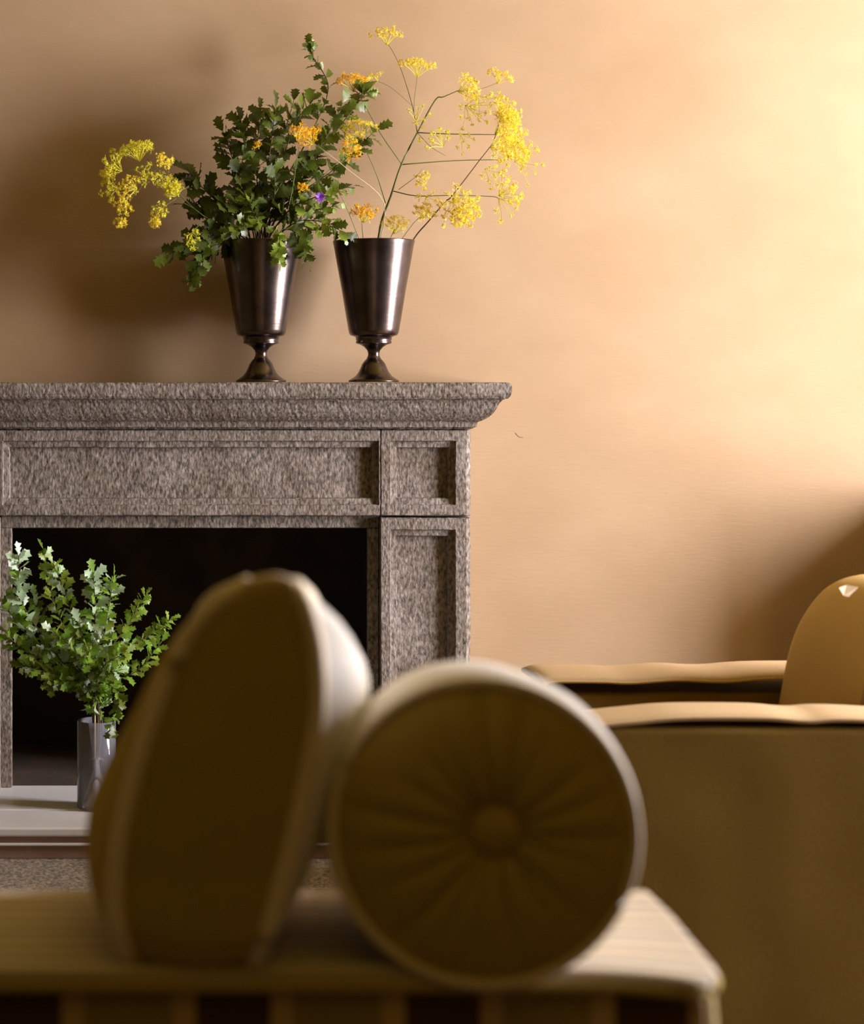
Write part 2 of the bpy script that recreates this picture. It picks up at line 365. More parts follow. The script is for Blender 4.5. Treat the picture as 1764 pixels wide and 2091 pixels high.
OL = {(530, 225): 'leafy oak branch ending at the upper left shoulder of the bouquet', (600, 205): 'leafy oak branch with its tip at the crest, left of the tall thin branch',
 (492, 245): 'dark oak branch just right of the pointed upper left tip', (562, 220): 'oak branch standing upright over the left vase mouth towards the crest', (640, 205): 'oak branch directly below the tall thin topmost branch',
 (700, 210): 'oak branch just below the uppermost orange flower head', (735, 300): 'oak branch behind the lower orange flowers at the right of the bouquet', (690, 420): 'small leaved branch just right of the purple blossom',
 (380, 500): 'dark oak branch low on the left, behind the smallest yellow umbel', (410, 540): 'dark oak branch tucked low beside the left rim of the left vase', (385, 420): 'dark oak branch right behind the arching yellow green stem',
 (470, 475): 'small green branch over the left front rim of the left vase', (450, 420): 'oak branch crossing the left centre of the bouquet above the vase rim', (500, 400): 'short green branch in front at the bouquet centre, above the left vase'}
def oak(path, n, size, mats, label=Lmass, start=.3, **kw):
    if label == Lmass: label = OL.get(tuple(path[-1][:2]), Lmass)
    pts = [base+Vector((rnd.uniform(-.03, .03), rnd.uniform(-.03, .03), 0))]+[P(*q) for q in path]
    return sprig('oak_branch', pts, n, size, mats, label, G1, rnd, start, clamp=YW-.01, **kw)
oak([(500, 480, 5.0), (430, 480, 4.97), (345, 520, 4.96)], 15, .045, [0, 0, 1], 'dark oak branch reaching furthest left below the drooping yellow umbels', .35)
oak([(480, 478, 4.98), (420, 500, 4.95), (398, 575, 4.95)], 15, .042, [0, 0, 1], 'dark oak branch hanging down beside the left bronze vase, left side', .42)
oak([(490, 450, 5.05), (430, 400, 5.03), (385, 350, 5.0)], 15, .048, [0, 0, 1], 'dark oak branch pointing up left above the drooping yellow umbels')
oak([(510, 440, 5.06), (480, 340, 5.05), (455, 268, 5.03)], 16, .048, [0, 1], 'oak branch with dark pointed tip at the upper left edge of the bouquet')
oak([(525, 430, 5.05), (525, 320, 5.03), (530, 225, 5.02)], 17, .048, [0, 1, 1])
oak([(540, 430, 5.05), (570, 310, 5.03), (600, 205, 5.02)], 17, .048, [0, 1, 1])
oak([(550, 430, 5.05), (620, 300, 5.05), (670, 185, 5.05), (640, 118, 5.06), (632, 92, 5.06)], 18, .030, [1, 1, 3], 'tall thin oak branch with sparse small leaves, topmost of the left bouquet', .42)
oak([(560, 430, 5.04), (660, 300, 5.0), (735, 205, 4.99), (750, 185, 4.99)], 17, .040, [1, 1, 2], 'oak branch leaning right, its tip behind the orange flowers')
oak([(575, 430, 5.0), (690, 340, 4.97), (768, 265, 4.96)], 16, .044, [0, 1, 1], 'oak branch reaching right beneath the orange flowers, its tip between the vases')
oak([(580, 440, 4.98), (650, 400, 4.95), (720, 380, 4.95)], 14, .036, [1, 1, 2], 'oak branch with small leaves beside the purple blossom')
oak([(580, 470, 4.98), (640, 450, 4.95), (705, 475, 4.94)], 14, .038, [1, 2, 0], 'oak branch reaching across to the rim of the right bronze vase')
oak([(570, 475, 4.96), (610, 480, 4.93), (630, 530, 4.93)], 13, .036, [0, 0, 1], 'dark oak branch hanging over the right rim of the left bronze vase', .45)
oak([(550, 470, 4.97), (568, 475, 4.92), (572, 535, 4.91)], 13, .030, [2, 2], 'lime green oak branch drooping over the front of the left bronze vase', .5)
oak([(540, 460, 5.0), (500, 420, 4.95), (450, 420, 4.93)], 14, .046, [0, 0, 1])
oak([(540, 450, 5.0), (560, 400, 4.95), (560, 340, 4.93)], 13, .048, [0, 0, 1])
oak([(550, 450, 5.0), (610, 380, 4.97), (640, 320, 4.95)], 13, .046, [0, 1])
oak([(530, 450, 5.0), (490, 380, 4.97), (500, 300, 4.95)], 13, .048, [0, 0, 1])
oak([(520, 470, 4.96), (500, 462, 4.93), (470, 475, 4.91)], 10, .036, [1, 2, 0])
oak([(565, 440, 5.0), (630, 340, 5.02), (700, 240, 5.03)], 13, .044, [0, 1])
oak([(520, 420, 5.05), (500, 300, 5.0), (492, 245, 4.99)], 15, .045, [0, 1])
oak([(540, 420, 5.0), (555, 280, 4.96), (562, 220, 4.95)], 15, .045, [0, 1])
oak([(550, 420, 5.0), (600, 260, 4.97), (640, 205, 4.96)], 15, .042, [0, 1, 1])
oak([(560, 420, 5.0), (660, 290, 4.95), (700, 210, 4.95)], 15, .042, [0, 1, 1])
oak([(560, 440, 5.0), (660, 370, 5.03), (735, 300, 5.03)], 15, .042, [0, 1])
oak([(500, 450, 5.0), (440, 430, 5.03), (385, 420, 5.03)], 14, .044, [0, 0, 1])
Lr = 'small leaved oak branch in the gap between the two bronze vases'
oak([(575, 450, 5.0), (640, 430, 4.98), (690, 420, 4.98)], 14, .030, [1, 1, 2])
oak([(575, 450, 5.02), (640, 470, 5.02), (680, 455, 5.02)], 14, .030, [1, 2, 0], Lr)
oak([(490, 470, 4.98), (430, 460, 4.95), (380, 500, 4.94)], 15, .038, [0, 0, 1])
oak([(490, 480, 4.99), (440, 510, 4.98), (410, 540, 4.97)], 14, .036, [0, 0, 1])
oak([(530, 470, 4.96), (520, 440, 4.92), (500, 400, 4.91)], 12, .036, [0, 1, 2])
# ------------------------------------------------------------------ yellow umbels
def cluster_mesh(m, seed):
    r = random.Random(seed); bm = bmesh.new()
    for i in range(11):
        d = rv(r).normalized(); d.z = abs(d.z)*.9+.05; d.normalize(); e = d*r.uniform(.55, 1)
        tube(bm, [Vector((0, 0, 0)), e], .035, 3)
        u, v = frame(d)
        for k in range(4):
            a = k*PI/2+r.random(); q = u*math.cos(a)+v*math.sin(a); s = Vector((0, 0, 0))+q
            w_ = q.cross(d)*.11
            a_, b_, c_ = e, e+q*.26+w_+d*.06, e+q*.26-w_+d*.06
            vs = [bm.verts.new(x) for x in (a_, b_, c_)]; bm.faces.new(vs)
    me = bpy.data.meshes.new('flower_cluster'); bm.to_mesh(me); bm.free(); me.materials.append(m); return me
CL = {id(m): [cluster_mesh(m, s) for s in range(3)] for m in (M_yel, M_org, M_lime)}
def umbel(root, c, d, R, n, m, rnd, sm, cs=.010, spread=1.0):
    d = d.normalized(); u, v = frame(d); bm = bmesh.new(); ends = []
    for i in range(n):
        a = i*2.4; rr = math.sqrt((i+.5)/n)*spread
        R_ = R*1.12; e = c+(d*(1-.35*rr*rr)+ (u*math.cos(a)+v*math.sin(a))*rr)*R_*rnd.uniform(.8, 1.1)
        e.y = min(e.y, YW-.02); mid = c.lerp(e, .55)+d*R*.08
        tube(bm, [c, mid, e], .0006, 3); ends.append((e, (e-mid)))
    um = obj('umbel', bm, sm, root)
    for e, t in ends:
        put_leaf(um, e, frame(t)[0], t+Vector((0, 0, 1e-3)), cs*rnd.uniform(.8, 1.25), rnd.choice(CL[id(m)]), 'flower_cluster')
def cluster_dir(t): return t
G2 = 'yellow flowering umbel stems in the bronze vases'
def fennel(label, mains, umbels, loc, sm=M_stem):
    root = empty('umbel_flower_stem', loc, label, 'flower', G2)
    bm = bmesh.new()
    for pts, r0, r1 in mains:
        cv = spline(pts, 4); tube(bm, cv, [r0+(r1-r0)*i/(len(cv)-1) for i in range(len(cv))], 5)
    obj('stem', bm, sm, root, True)
    for (c, d, R, n, m, cs) in umbels: umbel(root, c, Vector(d), R, n, m, rnd, M_lime, cs)
    return root
def Q(l, Y): return [P(x, y, Y+dy) for x, y, dy in l]
Y2 = 5.03
fennel('tallest yellow umbel stem with dark main stalk and side branches in the right bronze vase',
  [(Q([(765, 560, .02), (777, 461, 0), (798, 400, 0), (820, 335, 0), (852, 271, 0), (888, 205, .02), (905, 198, .02), (935, 185, .03)], Y2), .0034, .0011),
   (Q([(820, 335, 0), (776, 271, -.02), (735, 197, -.03), (722, 185, -.03)], Y2), .0013, .0009),
   (Q([(852, 271, 0), (930, 274, -.02), (1010, 275, -.03)], Y2), .0014, .0010),
   (Q([(820, 336, 0), (930, 328, .02), (1038, 326, .03)], Y2), .0015, .0010),
   (Q([(802, 390, 0), (850, 400, -.03), (921, 399, -.04), (1001, 401, -.03), (1018, 405, -.03)], Y2), .0014, .0009),
   (Q([(852, 271, 0), (842, 216, .03), (819, 142, .04), (799, 100, .04), (788, 88, .04)], Y2), .0011, .0007),
   (Q([(850, 262, 0), (845, 219, -.02), (852, 155, -.03)], Y2), .0008, .0006),
   (Q([(935, 185, .03), (980, 182, .04), (1018, 168, .04)], Y2), .0007, .0005),
   (Q([(852, 271, 0), (880, 300, -.05), (910, 318, -.06)], Y2), .0007, .0005),
   (Q([(787, 415, 0), (770, 360, -.04), (753, 320, -.05), (738, 290, -.05)], Y2), .0013, .0008),
   (Q([(814, 387, 0), (850, 360, -.05), (862, 345, -.05)], Y2), .0008, .0006),
   (Q([(842, 216, .03), (800, 180, 0), (770, 165, 0)], Y2), .0006, .0005)],
  [(P(790, 92, Y2+.04), (0, -.2, 1), .036, 12, M_yel, .011), (P(722, 188, Y2-.03), (-.1, -.3, 1), .040, 16, M_org, .012),
   (P(852, 158, Y2-.03), (0, -.2, 1), .040, 16, M_yel, .012), (P(772, 168, Y2), (-.3, -.2, .6), .022, 6, M_yel, .009),
   (P(935, 188, Y2+.03), (.6, -.4, .2), .042, 18, M_yel, .012), (P(1016, 172, Y2+.04), (.2, -.3, .6), .032, 11, M_yel, .011),
   (P(950, 215, Y2-.02), (.4, -.6, -.5), .050, 14, M_lime, .009), (P(1010, 275, Y2-.03), (.8, -.4, .5), .050, 26, M_yel, .013),
   (P(1036, 322, Y2+.03), (.3, -.6, .4), .045, 24, M_yel, .013), (P(1018, 400, Y2-.03), (.5, -.5, .3), .044, 16, M_yel, .012),
   (P(905, 300, Y2-.06), (-.4, -.4, .6), .044, 12, M_lime, .009), (P(738, 290, Y2-.05), (-.3, -.4, .8), .048, 20, M_yel, .012),
   (P(862, 355, Y2-.05), (-.1, -.5, -.7), .026, 8, M_yel, .011), (P(925, 405, Y2-.04), (.1, -.6, -.4), .055, 26, M_yel, .013),
   (P(1050, 330, Y2-.03), (.8, -.4, -.2), .058, 9, M_lime, .008), (P(1020, 240, Y2), (.3, -.3, .6), .045, 12, M_yel, .010),
   (P(850, 250, Y2-.02), (.1, -.8, .3), .034, 8, M_lime, .008), (P(975, 195, Y2+.03), (.5, -.4, -.6), .050, 9, M_lime, .008), (P(940, 274, Y2-.02), (.3, -.6, -.6), .038, 7, M_lime, .008), (P(1018, 405, Y2-.03), (.6, -.4, -.7), .052, 9, M_lime, .008), (P(870, 401, Y2-.03), (0, -.6, -.5), .03, 8, M_yel, .010), (P(1040, 300, Y2-.01), (.8, -.5, .1), .044, 12, M_yel, .011)], P(765, 560, Y2))
fennel('yellow umbel stem leaning steeply right from the rim of the right bronze vase',
  [(Q([(806, 560, .03), (845, 488, .03), (875, 452, 0), (909, 412, -.03), (924, 399, -.04), (980, 326, -.05), (1007, 289, -.05), (1022, 240, -.05)], Y2), .0022, .0008)],
  [(P(1022, 250, Y2-.05), (.5, -.4, .6), .040, 20, M_yel, .012), (P(1000, 300, Y2-.05), (.7, -.5, -.1), .045, 18, M_yel, .012),
   (P(990, 345, Y2-.05), (.4, -.4, -.3), .036, 9, M_lime, .009), (P(940, 420, Y2-.05), (.2, -.6, -.6), .040, 18, M_yel, .013)], P(806, 560, Y2+.03), M_wood)
fennel('pale thin stem leaning left from the right bronze vase to orange flowers',
  [(Q([(770, 520, 0), (784, 415, -.05), (715, 350, -.09), (645, 295, -.11)], Y2), .0011, .0009)],
  [(P(640, 295, Y2-.11), (-.5, -.5, .6), .034, 16, M_org, .011)], P(770, 520, Y2), M_pale)
fennel('short yellow flower stem low over the left part of the right vase rim',
  [(Q([(745, 540, 0), (740, 470, -.02), (738, 445, -.02)], Y2), .0011, .0007), (Q([(745, 520, -.02), (710, 430, -.05), (690, 390, -.06)], Y2), .0009, .0006)],
  [(P(742, 455, Y2-.02), (0, -.4, .8), .034, 16, M_org, .012)], P(745, 540, Y2))
fennel('short yellow flower stem low over the middle of the right vase rim',
  [(Q([(775, 540, .02), (800, 480, 0), (812, 462, 0)], Y2), .0011, .0007), (Q([(785, 540, 0), (845, 455, -.04), (870, 440, -.04)], Y2), .0009, .0006)],
  [(P(805, 478, Y2), (0, -.4, .8), .036, 15, M_yel, .011), (P(862, 448, Y2-.04), (0, -.4, .5), .030, 12, M_yel, .011)], P(775, 540, Y2+.02))
YL = 4.98
fennel('arching stem of drooping yellow green umbels hanging left of the leafy bouquet',
  [(Q([(520, 560, .04), (470, 480, 0), (395, 425, -.05), (320, 345, -.06), (300, 325, -.06)], YL), .0018, .0010),
   (Q([(395, 425, -.05), (372, 412, -.06), (358, 400, -.06)], YL), .0009, .0007), (Q([(320, 345, -.06), (290, 380, -.08), (262, 415, -.08), (250, 440, -.08), (245, 450, -.08)], YL), .0008, .0006),
   (Q([(360, 405, -.06), (325, 430, -.08), (316, 450, -.08)], YL), .0008, .0006), (Q([(310, 335, -.06), (255, 350, -.07), (225, 355, -.07)], YL), .0008, .0006),
   (Q([(420, 450, -.05), (395, 470, -.07), (390, 482, -.07)], YL), .0008, .0006)],
  [(P(285, 330, YL-.06), (-.2, -.3, .8), .040, 22, M_lime, .013), (P(340, 395, YL-.06), (.2, -.4, .5), .034, 14, M_lime, .012), (P(240, 385, YL-.07), (-.6, -.4, .0), .030, 12, M_lime, .012), (P(325, 340, YL-.06), (.4, -.3, .4), .026, 9, M_yel, .011), (P(250, 350, YL-.07), (-.7, -.3, .3), .040, 14, M_lime, .012),
   (P(358, 402, YL-.06), (-.2, -.4, .6), .026, 12, M_lime, .012), (P(280, 385, YL-.08), (-.6, -.5, 0), .036, 14, M_yel, .011), (P(262, 415, YL-.08), (-.6, -.4, -.3), .026, 10, M_yel, .011),
   (P(330, 425, YL-.08), (-.2, -.5, -.3), .022, 9, M_lime, .011), (P(247, 445, YL-.08), (0, -.4, -.8), .016, 9, M_yel, .011), (P(316, 447, YL-.08), (0, -.4, -.8), .014, 8, M_yel, .011),
   (P(300, 365, YL-.07), (-.2, -.6, .2), .030, 10, M_lime, .011), (P(225, 362, YL-.07), (-.5, -.4, .1), .018, 8, M_yel, .011), (P(390, 478, YL-.07), (0, -.5, -.5), .024, 8, M_lime, .011)], P(520, 560, YL+.04))
fennel('orange yellow flower sprig tucked in the centre of the leafy bouquet',
  [(Q([(545, 560, .02), (590, 420, -.08), (610, 300, -.10)], YL), .0011, .0008), (Q([(590, 420, -.08), (618, 395, -.11)], YL), .0009, .0007), (Q([(590, 420, -.06), (680, 340, -.08), (705, 315, -.08)], YL), .0009, .0007)],
  [(P(608, 285, YL-.10), (.1, -.5, .6), .030, 13, M_org, .011), (P(618, 390, YL-.11), (0, -.6, .5), .016, 6, M_org, .010), (P(708, 318, YL-.08), (.2, -.5, .3), .032, 13, M_org, .011),
   (P(525, 300, YL-.06), (0, -.6, .3), .012, 4, M_org, .008)], P(545, 560, YL+.02))
# purple blossom
pr_ = empty('purple_blossom', P(560, 560, 4.99), 'single small purple blossom among the leaves, right of the bouquet centre', 'flower')
obj('stem', tube(bmesh.new(), spline(Q([(560, 560, .01), (600, 470, -.07), (653, 405, -.10)], 4.99), 5), .0008, 4), M_stem, pr_, True)
pm = leaf_mesh('petal', M_pur, 1, W=.35, cut=0, bend=.2)
for i in range(12):
    a = i*2.4; put_leaf(pr_, P(653, 403, 4.89), Vector((math.cos(a), -.8 if i > 5 else -.3, math.sin(a))), Vector((0, -1, .2)), .014, pm, 'petal')
# pale leaf on the right vase rim
wl = empty('fallen_leaf', P(706, 490, 4.94), 'small pale leaf curling over the left rim of the right bronze vase', 'leaf')
put_leaf(wl, P(706, 486, 4.935), Vector((.1, -.3, -1)), Vector((.8, -1, 0)), .020, LEAF[3][0], 'blade')

# ------------------------------------------------------------------ glass vase with oak on the hearth
YG = 4.80; cg = P(197, 780, YG); RG = .0475; zg0, zg1 = .0895, H-(1470-CY)*YG/F
gv = empty('glass_vase', (cg.x, YG, zg0), 'clear straight glass vase of water on the hearth at lower left', 'vase')
bm = lathe(bmesh.new(), [(.001, 0), (RG-.002, 0), (RG, .002), (RG, zg1-zg0-.001), (RG-.0015, zg1-zg0), (RG-.003, zg1-zg0-.001), (RG-.003, .009), (.001, .008)], 48, True)
o = obj('glass_wall', bm, M_glass, None, True); o.parent = gv
zw = .085
bm = lathe(bmesh.new(), [(.001, .0082), (RG-.0032, .0092), (RG-.0032, zw), (.001, zw)], 48, True)
o = obj('water', bm, M_water, None, True); o.parent = gv
G3 = 'fresh oak branches in the glass vase'; Lg = 'fresh green oak branch within the crowded middle of the glass vase bunch'
GL = {(330, 1310): 'green oak branch low on the right side of the glass vase bunch, beside the cushion', (10, 1290): 'green oak branch low on the far left, overlapping the fireplace jamb',
 (100, 1400): 'lowest oak branch at the left underside of the glass vase bunch', (70, 1220): 'oak branch behind the left half of the glass vase bunch', (160, 1270): 'oak branch leaning forward left of the bunch centre', (260, 1330): 'oak branch in front at the right of the glass vase bunch'}
def oakg(path, n, size, mats, label=Lg, start=.3, **kw):
    if label == Lg: label = GL.get(tuple(path[-1][:2]), Lg)
    b0 = Vector((cg.x+rnd.uniform(-.02, .02), YG+rnd.uniform(-.015, .015), .12)); b1 = Vector((cg.x+rnd.uniform(-.012, .012), YG+rnd.uniform(-.012, .012), zg1+.01))
    return sprig('fresh_oak_branch', [b0, b1]+[P(*q) for q in path], int(n*1.7), size*.9, mats, label, G3, rnd, start, leaves=LEAFF, clamp=4.96, **kw)
oakg([(110, 1330, 4.78), (45, 1230, 4.76), (38, 1135, 4.75)], 15, .046, [3, 3, 4], 'pale bluish oak branch rising highest at the left of the glass vase bunch', .45)
oakg([(150, 1330, 4.83), (110, 1230, 4.84), (88, 1122, 4.85)], 14, .036, [2, 2, 4], 'lime green oak branch with the narrowest tip, highest of the glass vase bunch', .45)
oakg([(160, 1330, 4.80), (140, 1230, 4.8), (108, 1150, 4.8)], 13, .040, [3, 4, 2], 'pale oak branch just right of the highest lime tip in the glass vase', .45)
oakg([(190, 1330, 4.78), (195, 1250, 4.76), (190, 1170, 4.75)], 13, .044, [3, 3, 4], 'pale oak branch standing upright over the middle of the glass vase', .45)
oakg([(200, 1330, 4.8), (220, 1250, 4.78), (232, 1178, 4.78)], 13, .040, [3, 4], 'pale oak branch with fanned tip, second upright over the glass vase', .45)
oakg([(220, 1340, 4.82), (265, 1270, 4.84), (298, 1215, 4.85)], 13, .038, [4, 2], 'green oak branch leaning right towards the fireplace opening', .4)
oakg([(230, 1350, 4.82), (300, 1300, 4.84), (352, 1262, 4.84)], 14, .034, [2, 2, 4], 'thin lime oak branch reaching furthest right, beside the upright cushion', .45)
oakg([(210, 1400, 4.8), (280, 1370, 4.77), (330, 1310, 4.77)], 12, .038, [4, 2])
oakg([(140, 1350, 4.8), (60, 1300, 4.77), (5, 1230, 4.76)], 15, .044, [4, 3, 4], 'oak branch reaching furthest left, past the fireplace jamb', .4)
oakg([(130, 1370, 4.78), (50, 1330, 4.75), (10, 1290, 4.74)], 13, .040, [4, 4, 2])
oakg([(150, 1390, 4.76), (90, 1370, 4.73), (50, 1360, 4.72)], 13, .042, [4, 1, 2], 'shaded oak branch sagging low at the left of the glass vase bunch', .35)
oakg([(170, 1400, 4.76), (130, 1390, 4.73), (100, 1400, 4.72)], 11, .038, [1, 4])
oakg([(200, 1400, 4.76), (225, 1400, 4.72), (245, 1430, 4.71), (225, 1490, 4.72)], 13, .036, [1, 4], 'dark leafy oak branch drooping over the right rim of the glass vase', .4)
for q in ([(180, 1340, 4.78), (160, 1270, 4.74)], [(190, 1350, 4.78), (215, 1290, 4.73)], [(170, 1350, 4.76), (110, 1290, 4.72)], [(205, 1370, 4.76), (260, 1330, 4.72)],
          [(185, 1370, 4.74), (180, 1330, 4.70)], [(170, 1380, 4.8), (90, 1280, 4.82), (70, 1220, 4.83)], [(200, 1380, 4.74), (240, 1370, 4.70)]):
    oakg(q, 12, .042, [4, 4, 3, 2, 1])
bm = tube(bmesh.new(), spline([Vector((cg.x-.006, YG-.02, .115)), Vector((cg.x-.004, YG-.018, .2)), Vector((cg.x-.004, YG-.01, zg1+.07))], 5), .0022, 6)
ps = empty('bare_pale_stem', (cg.x, YG, .115), 'bare pale stem standing upright inside the clear glass vase', 'stem'); obj('stem', bm, M_pale, ps, True)

# ------------------------------------------------------------------ armchair
ac = empty('armchair', (1.38, 4.06, FL), 'ochre linen armchair turned to the left, seen over its near arm', 'armchair')
def soft(x0, x1, y0, y1, z0, z1, r, wav=.003, step=.03, seg=4):
    bm = box(bmesh.new(), x0, x1, y0, y1, z0, z1, r, seg)
    for ax, (a, b) in enumerate(((x0, x1), (y0, y1), (z0, z1))): slice_axis(bm, ax, a, b, step)
    for v in bm.verts:
        n = noise.noise_vector(v.co*7); v.co += n*wav
    return bm
zA = H-(1465-CY)*3.75/F
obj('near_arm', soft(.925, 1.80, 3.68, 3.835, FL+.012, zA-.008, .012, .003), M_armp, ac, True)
pts = spline([P(1222, 1468, 3.68), P(1300, 1460, 3.68), P(1400, 1452, 3.68), P(1560, 1452, 3.68), P(1650, 1458, 3.68), P(1764, 1456, 3.68), Vector((1.80, 3.68, zA-.004))], 8)
def arm_pad(name, edge, depth, thick, m):
    bm = bmesh.new(); rows = []
    for p in edge:
        row = []
        for k in range(10):
            a = k/9; y = p.y-.006+ (depth+.008)*a; zz = p.z+.010*math.sin(PI*a)**.5
            row.append(bm.verts.new((p.x, y, zz)))
        for k in range(10):
            a = 1-k/9; y = p.y-.006+(depth+.008)*a; row.append(bm.verts.new((p.x, y, p.z-thick)))
        rows.append(row)
    n = 20
    for a, b in zip(rows, rows[1:]):
        for k in range(n): bm.faces.new((a[k], a[(k+1) % n], b[(k+1) % n], b[k]))
    bm.faces.new(rows[0]); bm.faces.new(rows[-1][::-1]); bmesh.ops.recalc_face_normals(bm, faces=bm.faces)
    return obj(name, bm, m, ac, True)
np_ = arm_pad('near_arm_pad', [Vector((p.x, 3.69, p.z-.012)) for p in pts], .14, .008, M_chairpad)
obj('piping', tube(bmesh.new(), [Vector((p.x, 3.682, p.z-.014)) for p in pts], .0045, 8), M_chairpad, np_, True)
Yf = 4.22
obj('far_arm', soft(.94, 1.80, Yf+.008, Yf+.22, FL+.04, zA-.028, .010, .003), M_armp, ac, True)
pts = spline([Vector((.930, Yf, H-(1394-CY)*Yf/F)), Vector((.96, Yf, H-(1388-CY)*Yf/F)), Vector((1.06, Yf, H-(1388-CY)*Yf/F)), Vector((1.12, Yf, H-(1390-CY)*Yf/F)), Vector((1.22, Yf, H-(1384-CY)*Yf/F)), Vector((1.32, Yf, H-(1387-CY)*Yf/F)),
              Vector((1.45, Yf, H-(1380-CY)*Yf/F)), Vector((1.80, Yf, H-(1380-CY)*Yf/F))], 6)
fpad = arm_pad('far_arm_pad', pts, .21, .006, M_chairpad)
obj('piping', tube(bmesh.new(), [Vector((p.x, p.y-.004, p.z-.004)) for p in pts], .0035, 8), M_chair, fpad, True)
obj('seat_base', soft(.95, 1.62, 3.836, Yf+.006, FL+.05, .20, .01), M_chair, ac, True)
sc_ = obj('seat_cushion', soft(.92, 1.36, 3.842, Yf, .202, .36, .035), M_chair, ac, True)
bk = soft(1.50, 1.78, 3.84, Yf+.004, .2, .70, .05)
for v in bk.verts: v.co.x += max(0, v.co.z-.45)*.25
obj('backrest', bk, M_chair, ac, True)
front = [(1.31, .405), (1.322, .44), (1.331, .477), (1.3455, .555), (1.362, .61), (1.383, .655), (1.419, .704), (1.453, .729), (1.50, .742), (1.56, .744), (1.60, .735), (1.615, .71), (1.60, .68), (1.55, .60), (1.512, .54), (1.487, .48), (1.46, .405)]
fv = spline([Vector((x, 0, z)) for x, z in front], 3); cen = sum(fv, Vector())/len(fv)
BCX = lambda y: .10+.05*(4.18-y)/.3
bm = bmesh.new(); rows = []
for y, s in ((3.862, .55), (3.866, .80), (3.872, .93), (3.882, .985), (3.90, 1.0), (3.96, 1.02), (4.04, 1.03), (4.12, 1.02), (4.18, 1.0), (4.195, .95), (4.205, .8)):
    rows.append([bm.verts.new((BCX(y)+cen.x+(p.x-cen.x)*s, y, cen.z+(p.z-cen.z)*s-.022)) for p in fv])
n = len(fv)
for a, b in zip(rows, rows[1:]):
    for k in range(n): bm.faces.new((a[k], a[(k+1) % n], b[(k+1) % n], b[k]))
bm.faces.new(rows[0]); bm.faces.new(rows[-1][::-1]); bmesh.ops.recalc_face_normals(bm, faces=bm.faces)
bc = obj('back_cushion', bm, M_chair, ac, True)
obj('piping', tube(bmesh.new(), [Vector((p.x+BCX(3.878), 3.878, p.z-.022)) for p in fv], .0032, 8, True), M_chairpad, bc, True)
bm = bmesh.new(); vs = [bm.verts.new(c) for c in ((1.452, 3.868, .729), (1.449, 3.885, .743), (1.470, 3.90, .747), (1.488, 3.885, .744), (1.461, 3.866, .727))]
bm.faces.new(vs[:3]); bm.faces.new((vs[0], vs[2], vs[3])); bm.faces.new((vs[0], vs[3], vs[4]))
r = bmesh.ops.solidify(bm, geom=bm.faces[:], thickness=.003)
bmesh.ops.translate(bm, verts=bm.verts, vec=(-.004, 0, -.02))
obj('corner_fold', bm, M_piping, bc)
M_sbw = mat('dark_walnut', (.07, .035, .015), .5, col2=(.12, .06, .025), nscale=9, stretch=(1, 1, 6))
M_leg = mat('dark_leg_wood', (.05, .025, .012), .5)
for x in (.97, 1.74):
    for y in (3.72, 4.40):
        obj('leg', box(bmesh.new(), x-.02, x+.02, y-.02, y+.02, FL, FL+.045, .004), M_leg, ac)

# ------------------------------------------------------------------ striped bench
zB = .564; YB0, YB1 = 1.895, 2.195; XB0, XB1 = -.95, .598
bn = empty('upholstered_bench', ((XB0+XB1)/2, (YB0+YB1)/2, .012), 'striped linen upholstered bench in the blurred foreground under the two cushions', 'bench')
s0 = (405-CX)*YB0/F
M_skirt = stripe_mat('skirt_stripes', 0, s0, 428*YB0/F, [(0, (.10, .05, .02)), (.346, (.62, .44, .22)), (.452, (.36, .27, .10)), (.876, (.62, .44, .22)), (.985, (.10, .05, .02))])
M_top = stripe_mat('seat_stripes', 1, 1.905, .100, [(0, (.68, .60, .48)), (.10, (.22, .16, .11)), (.19, (.68, .60, .48)), (.42, (.46, .37, .25)), (.58, (.70, .62, .50)), (.75, (.45, .36, .24)), (.88, (.70, .62, .50))])
bm = soft(XB0-.008, XB1+.004, YB0-.008, YB1, zB-.019, zB, .009, .0012, .05, 4)
slice_axis(bm, 0, XB1-.16, XB1+.004, .01); slice_axis(bm, 1, YB0-.01, YB0+.07, .01)
pad = obj('seat_pad', bm, M_top, bn, True)
obj('front_roll', tube(bmesh.new(), spline([Vector((XB0, YB0-.003, zB-.016)), Vector((0, YB0-.004, zB-.016)), Vector((XB1-.06, YB0-.004, zB-.016)), Vector((XB1-.012, YB0+.008, zB-.018)), Vector((XB1+.002, YB0+.05, zB-.016)), Vector((XB1+.002, YB1-.02, zB-.016))], 8), .0065, 10), M_linen_d, pad, True)
bm = bmesh.new(); box(bm, XB0, XB1, YB0, YB1-.01, FL+.08, zB-.017, .012, 4)
slice_axis(bm, 0, XB1-.16, XB1, .01); slice_axis(bm, 1, YB0, YB0+.07, .01)
for v in bm.verts: v.co.x += (zB-v.co.z)*.07*(1 if v.co.x > 0 else -1)
obj('skirt', bm, M_skirt, bn, True)
for x in (XB0+.06, XB1-.06):
    for y in (YB0+.06, YB1-.06): obj('leg', box(bmesh.new(), x-.022, x+.022, y-.022, y+.022, FL, FL+.085, .004), M_leg, bn)

def shape_bench(o, fz=True):
    for v in o.data.vertices:
        x, y, z = v.co; rr = .055
        for sx, X in ((1, XB1), (-1, XB0)):
            dx = (x-(X-sx*rr))*sx; dy = (YB0+rr)-y
            if dx > 0 and dy > 0:
                m = max(dx, dy); l = math.hypot(dx, dy)
                if l > 0: x = X-sx*rr+sx*dx*m/l; y = YB0+rr-dy*m/l
            t = max(0, 1-abs(x-X)/.14)
            if z > zB-.06 and fz: z -= .014*t*t*max(0, 1-(y-YB0)/.2)
        v.co = (x, y, z)
for ch in bn.children_recursive:
    if ch.name.split('.')[0] in ('seat_pad', 'front_roll', 'skirt'): shape_bench(ch)
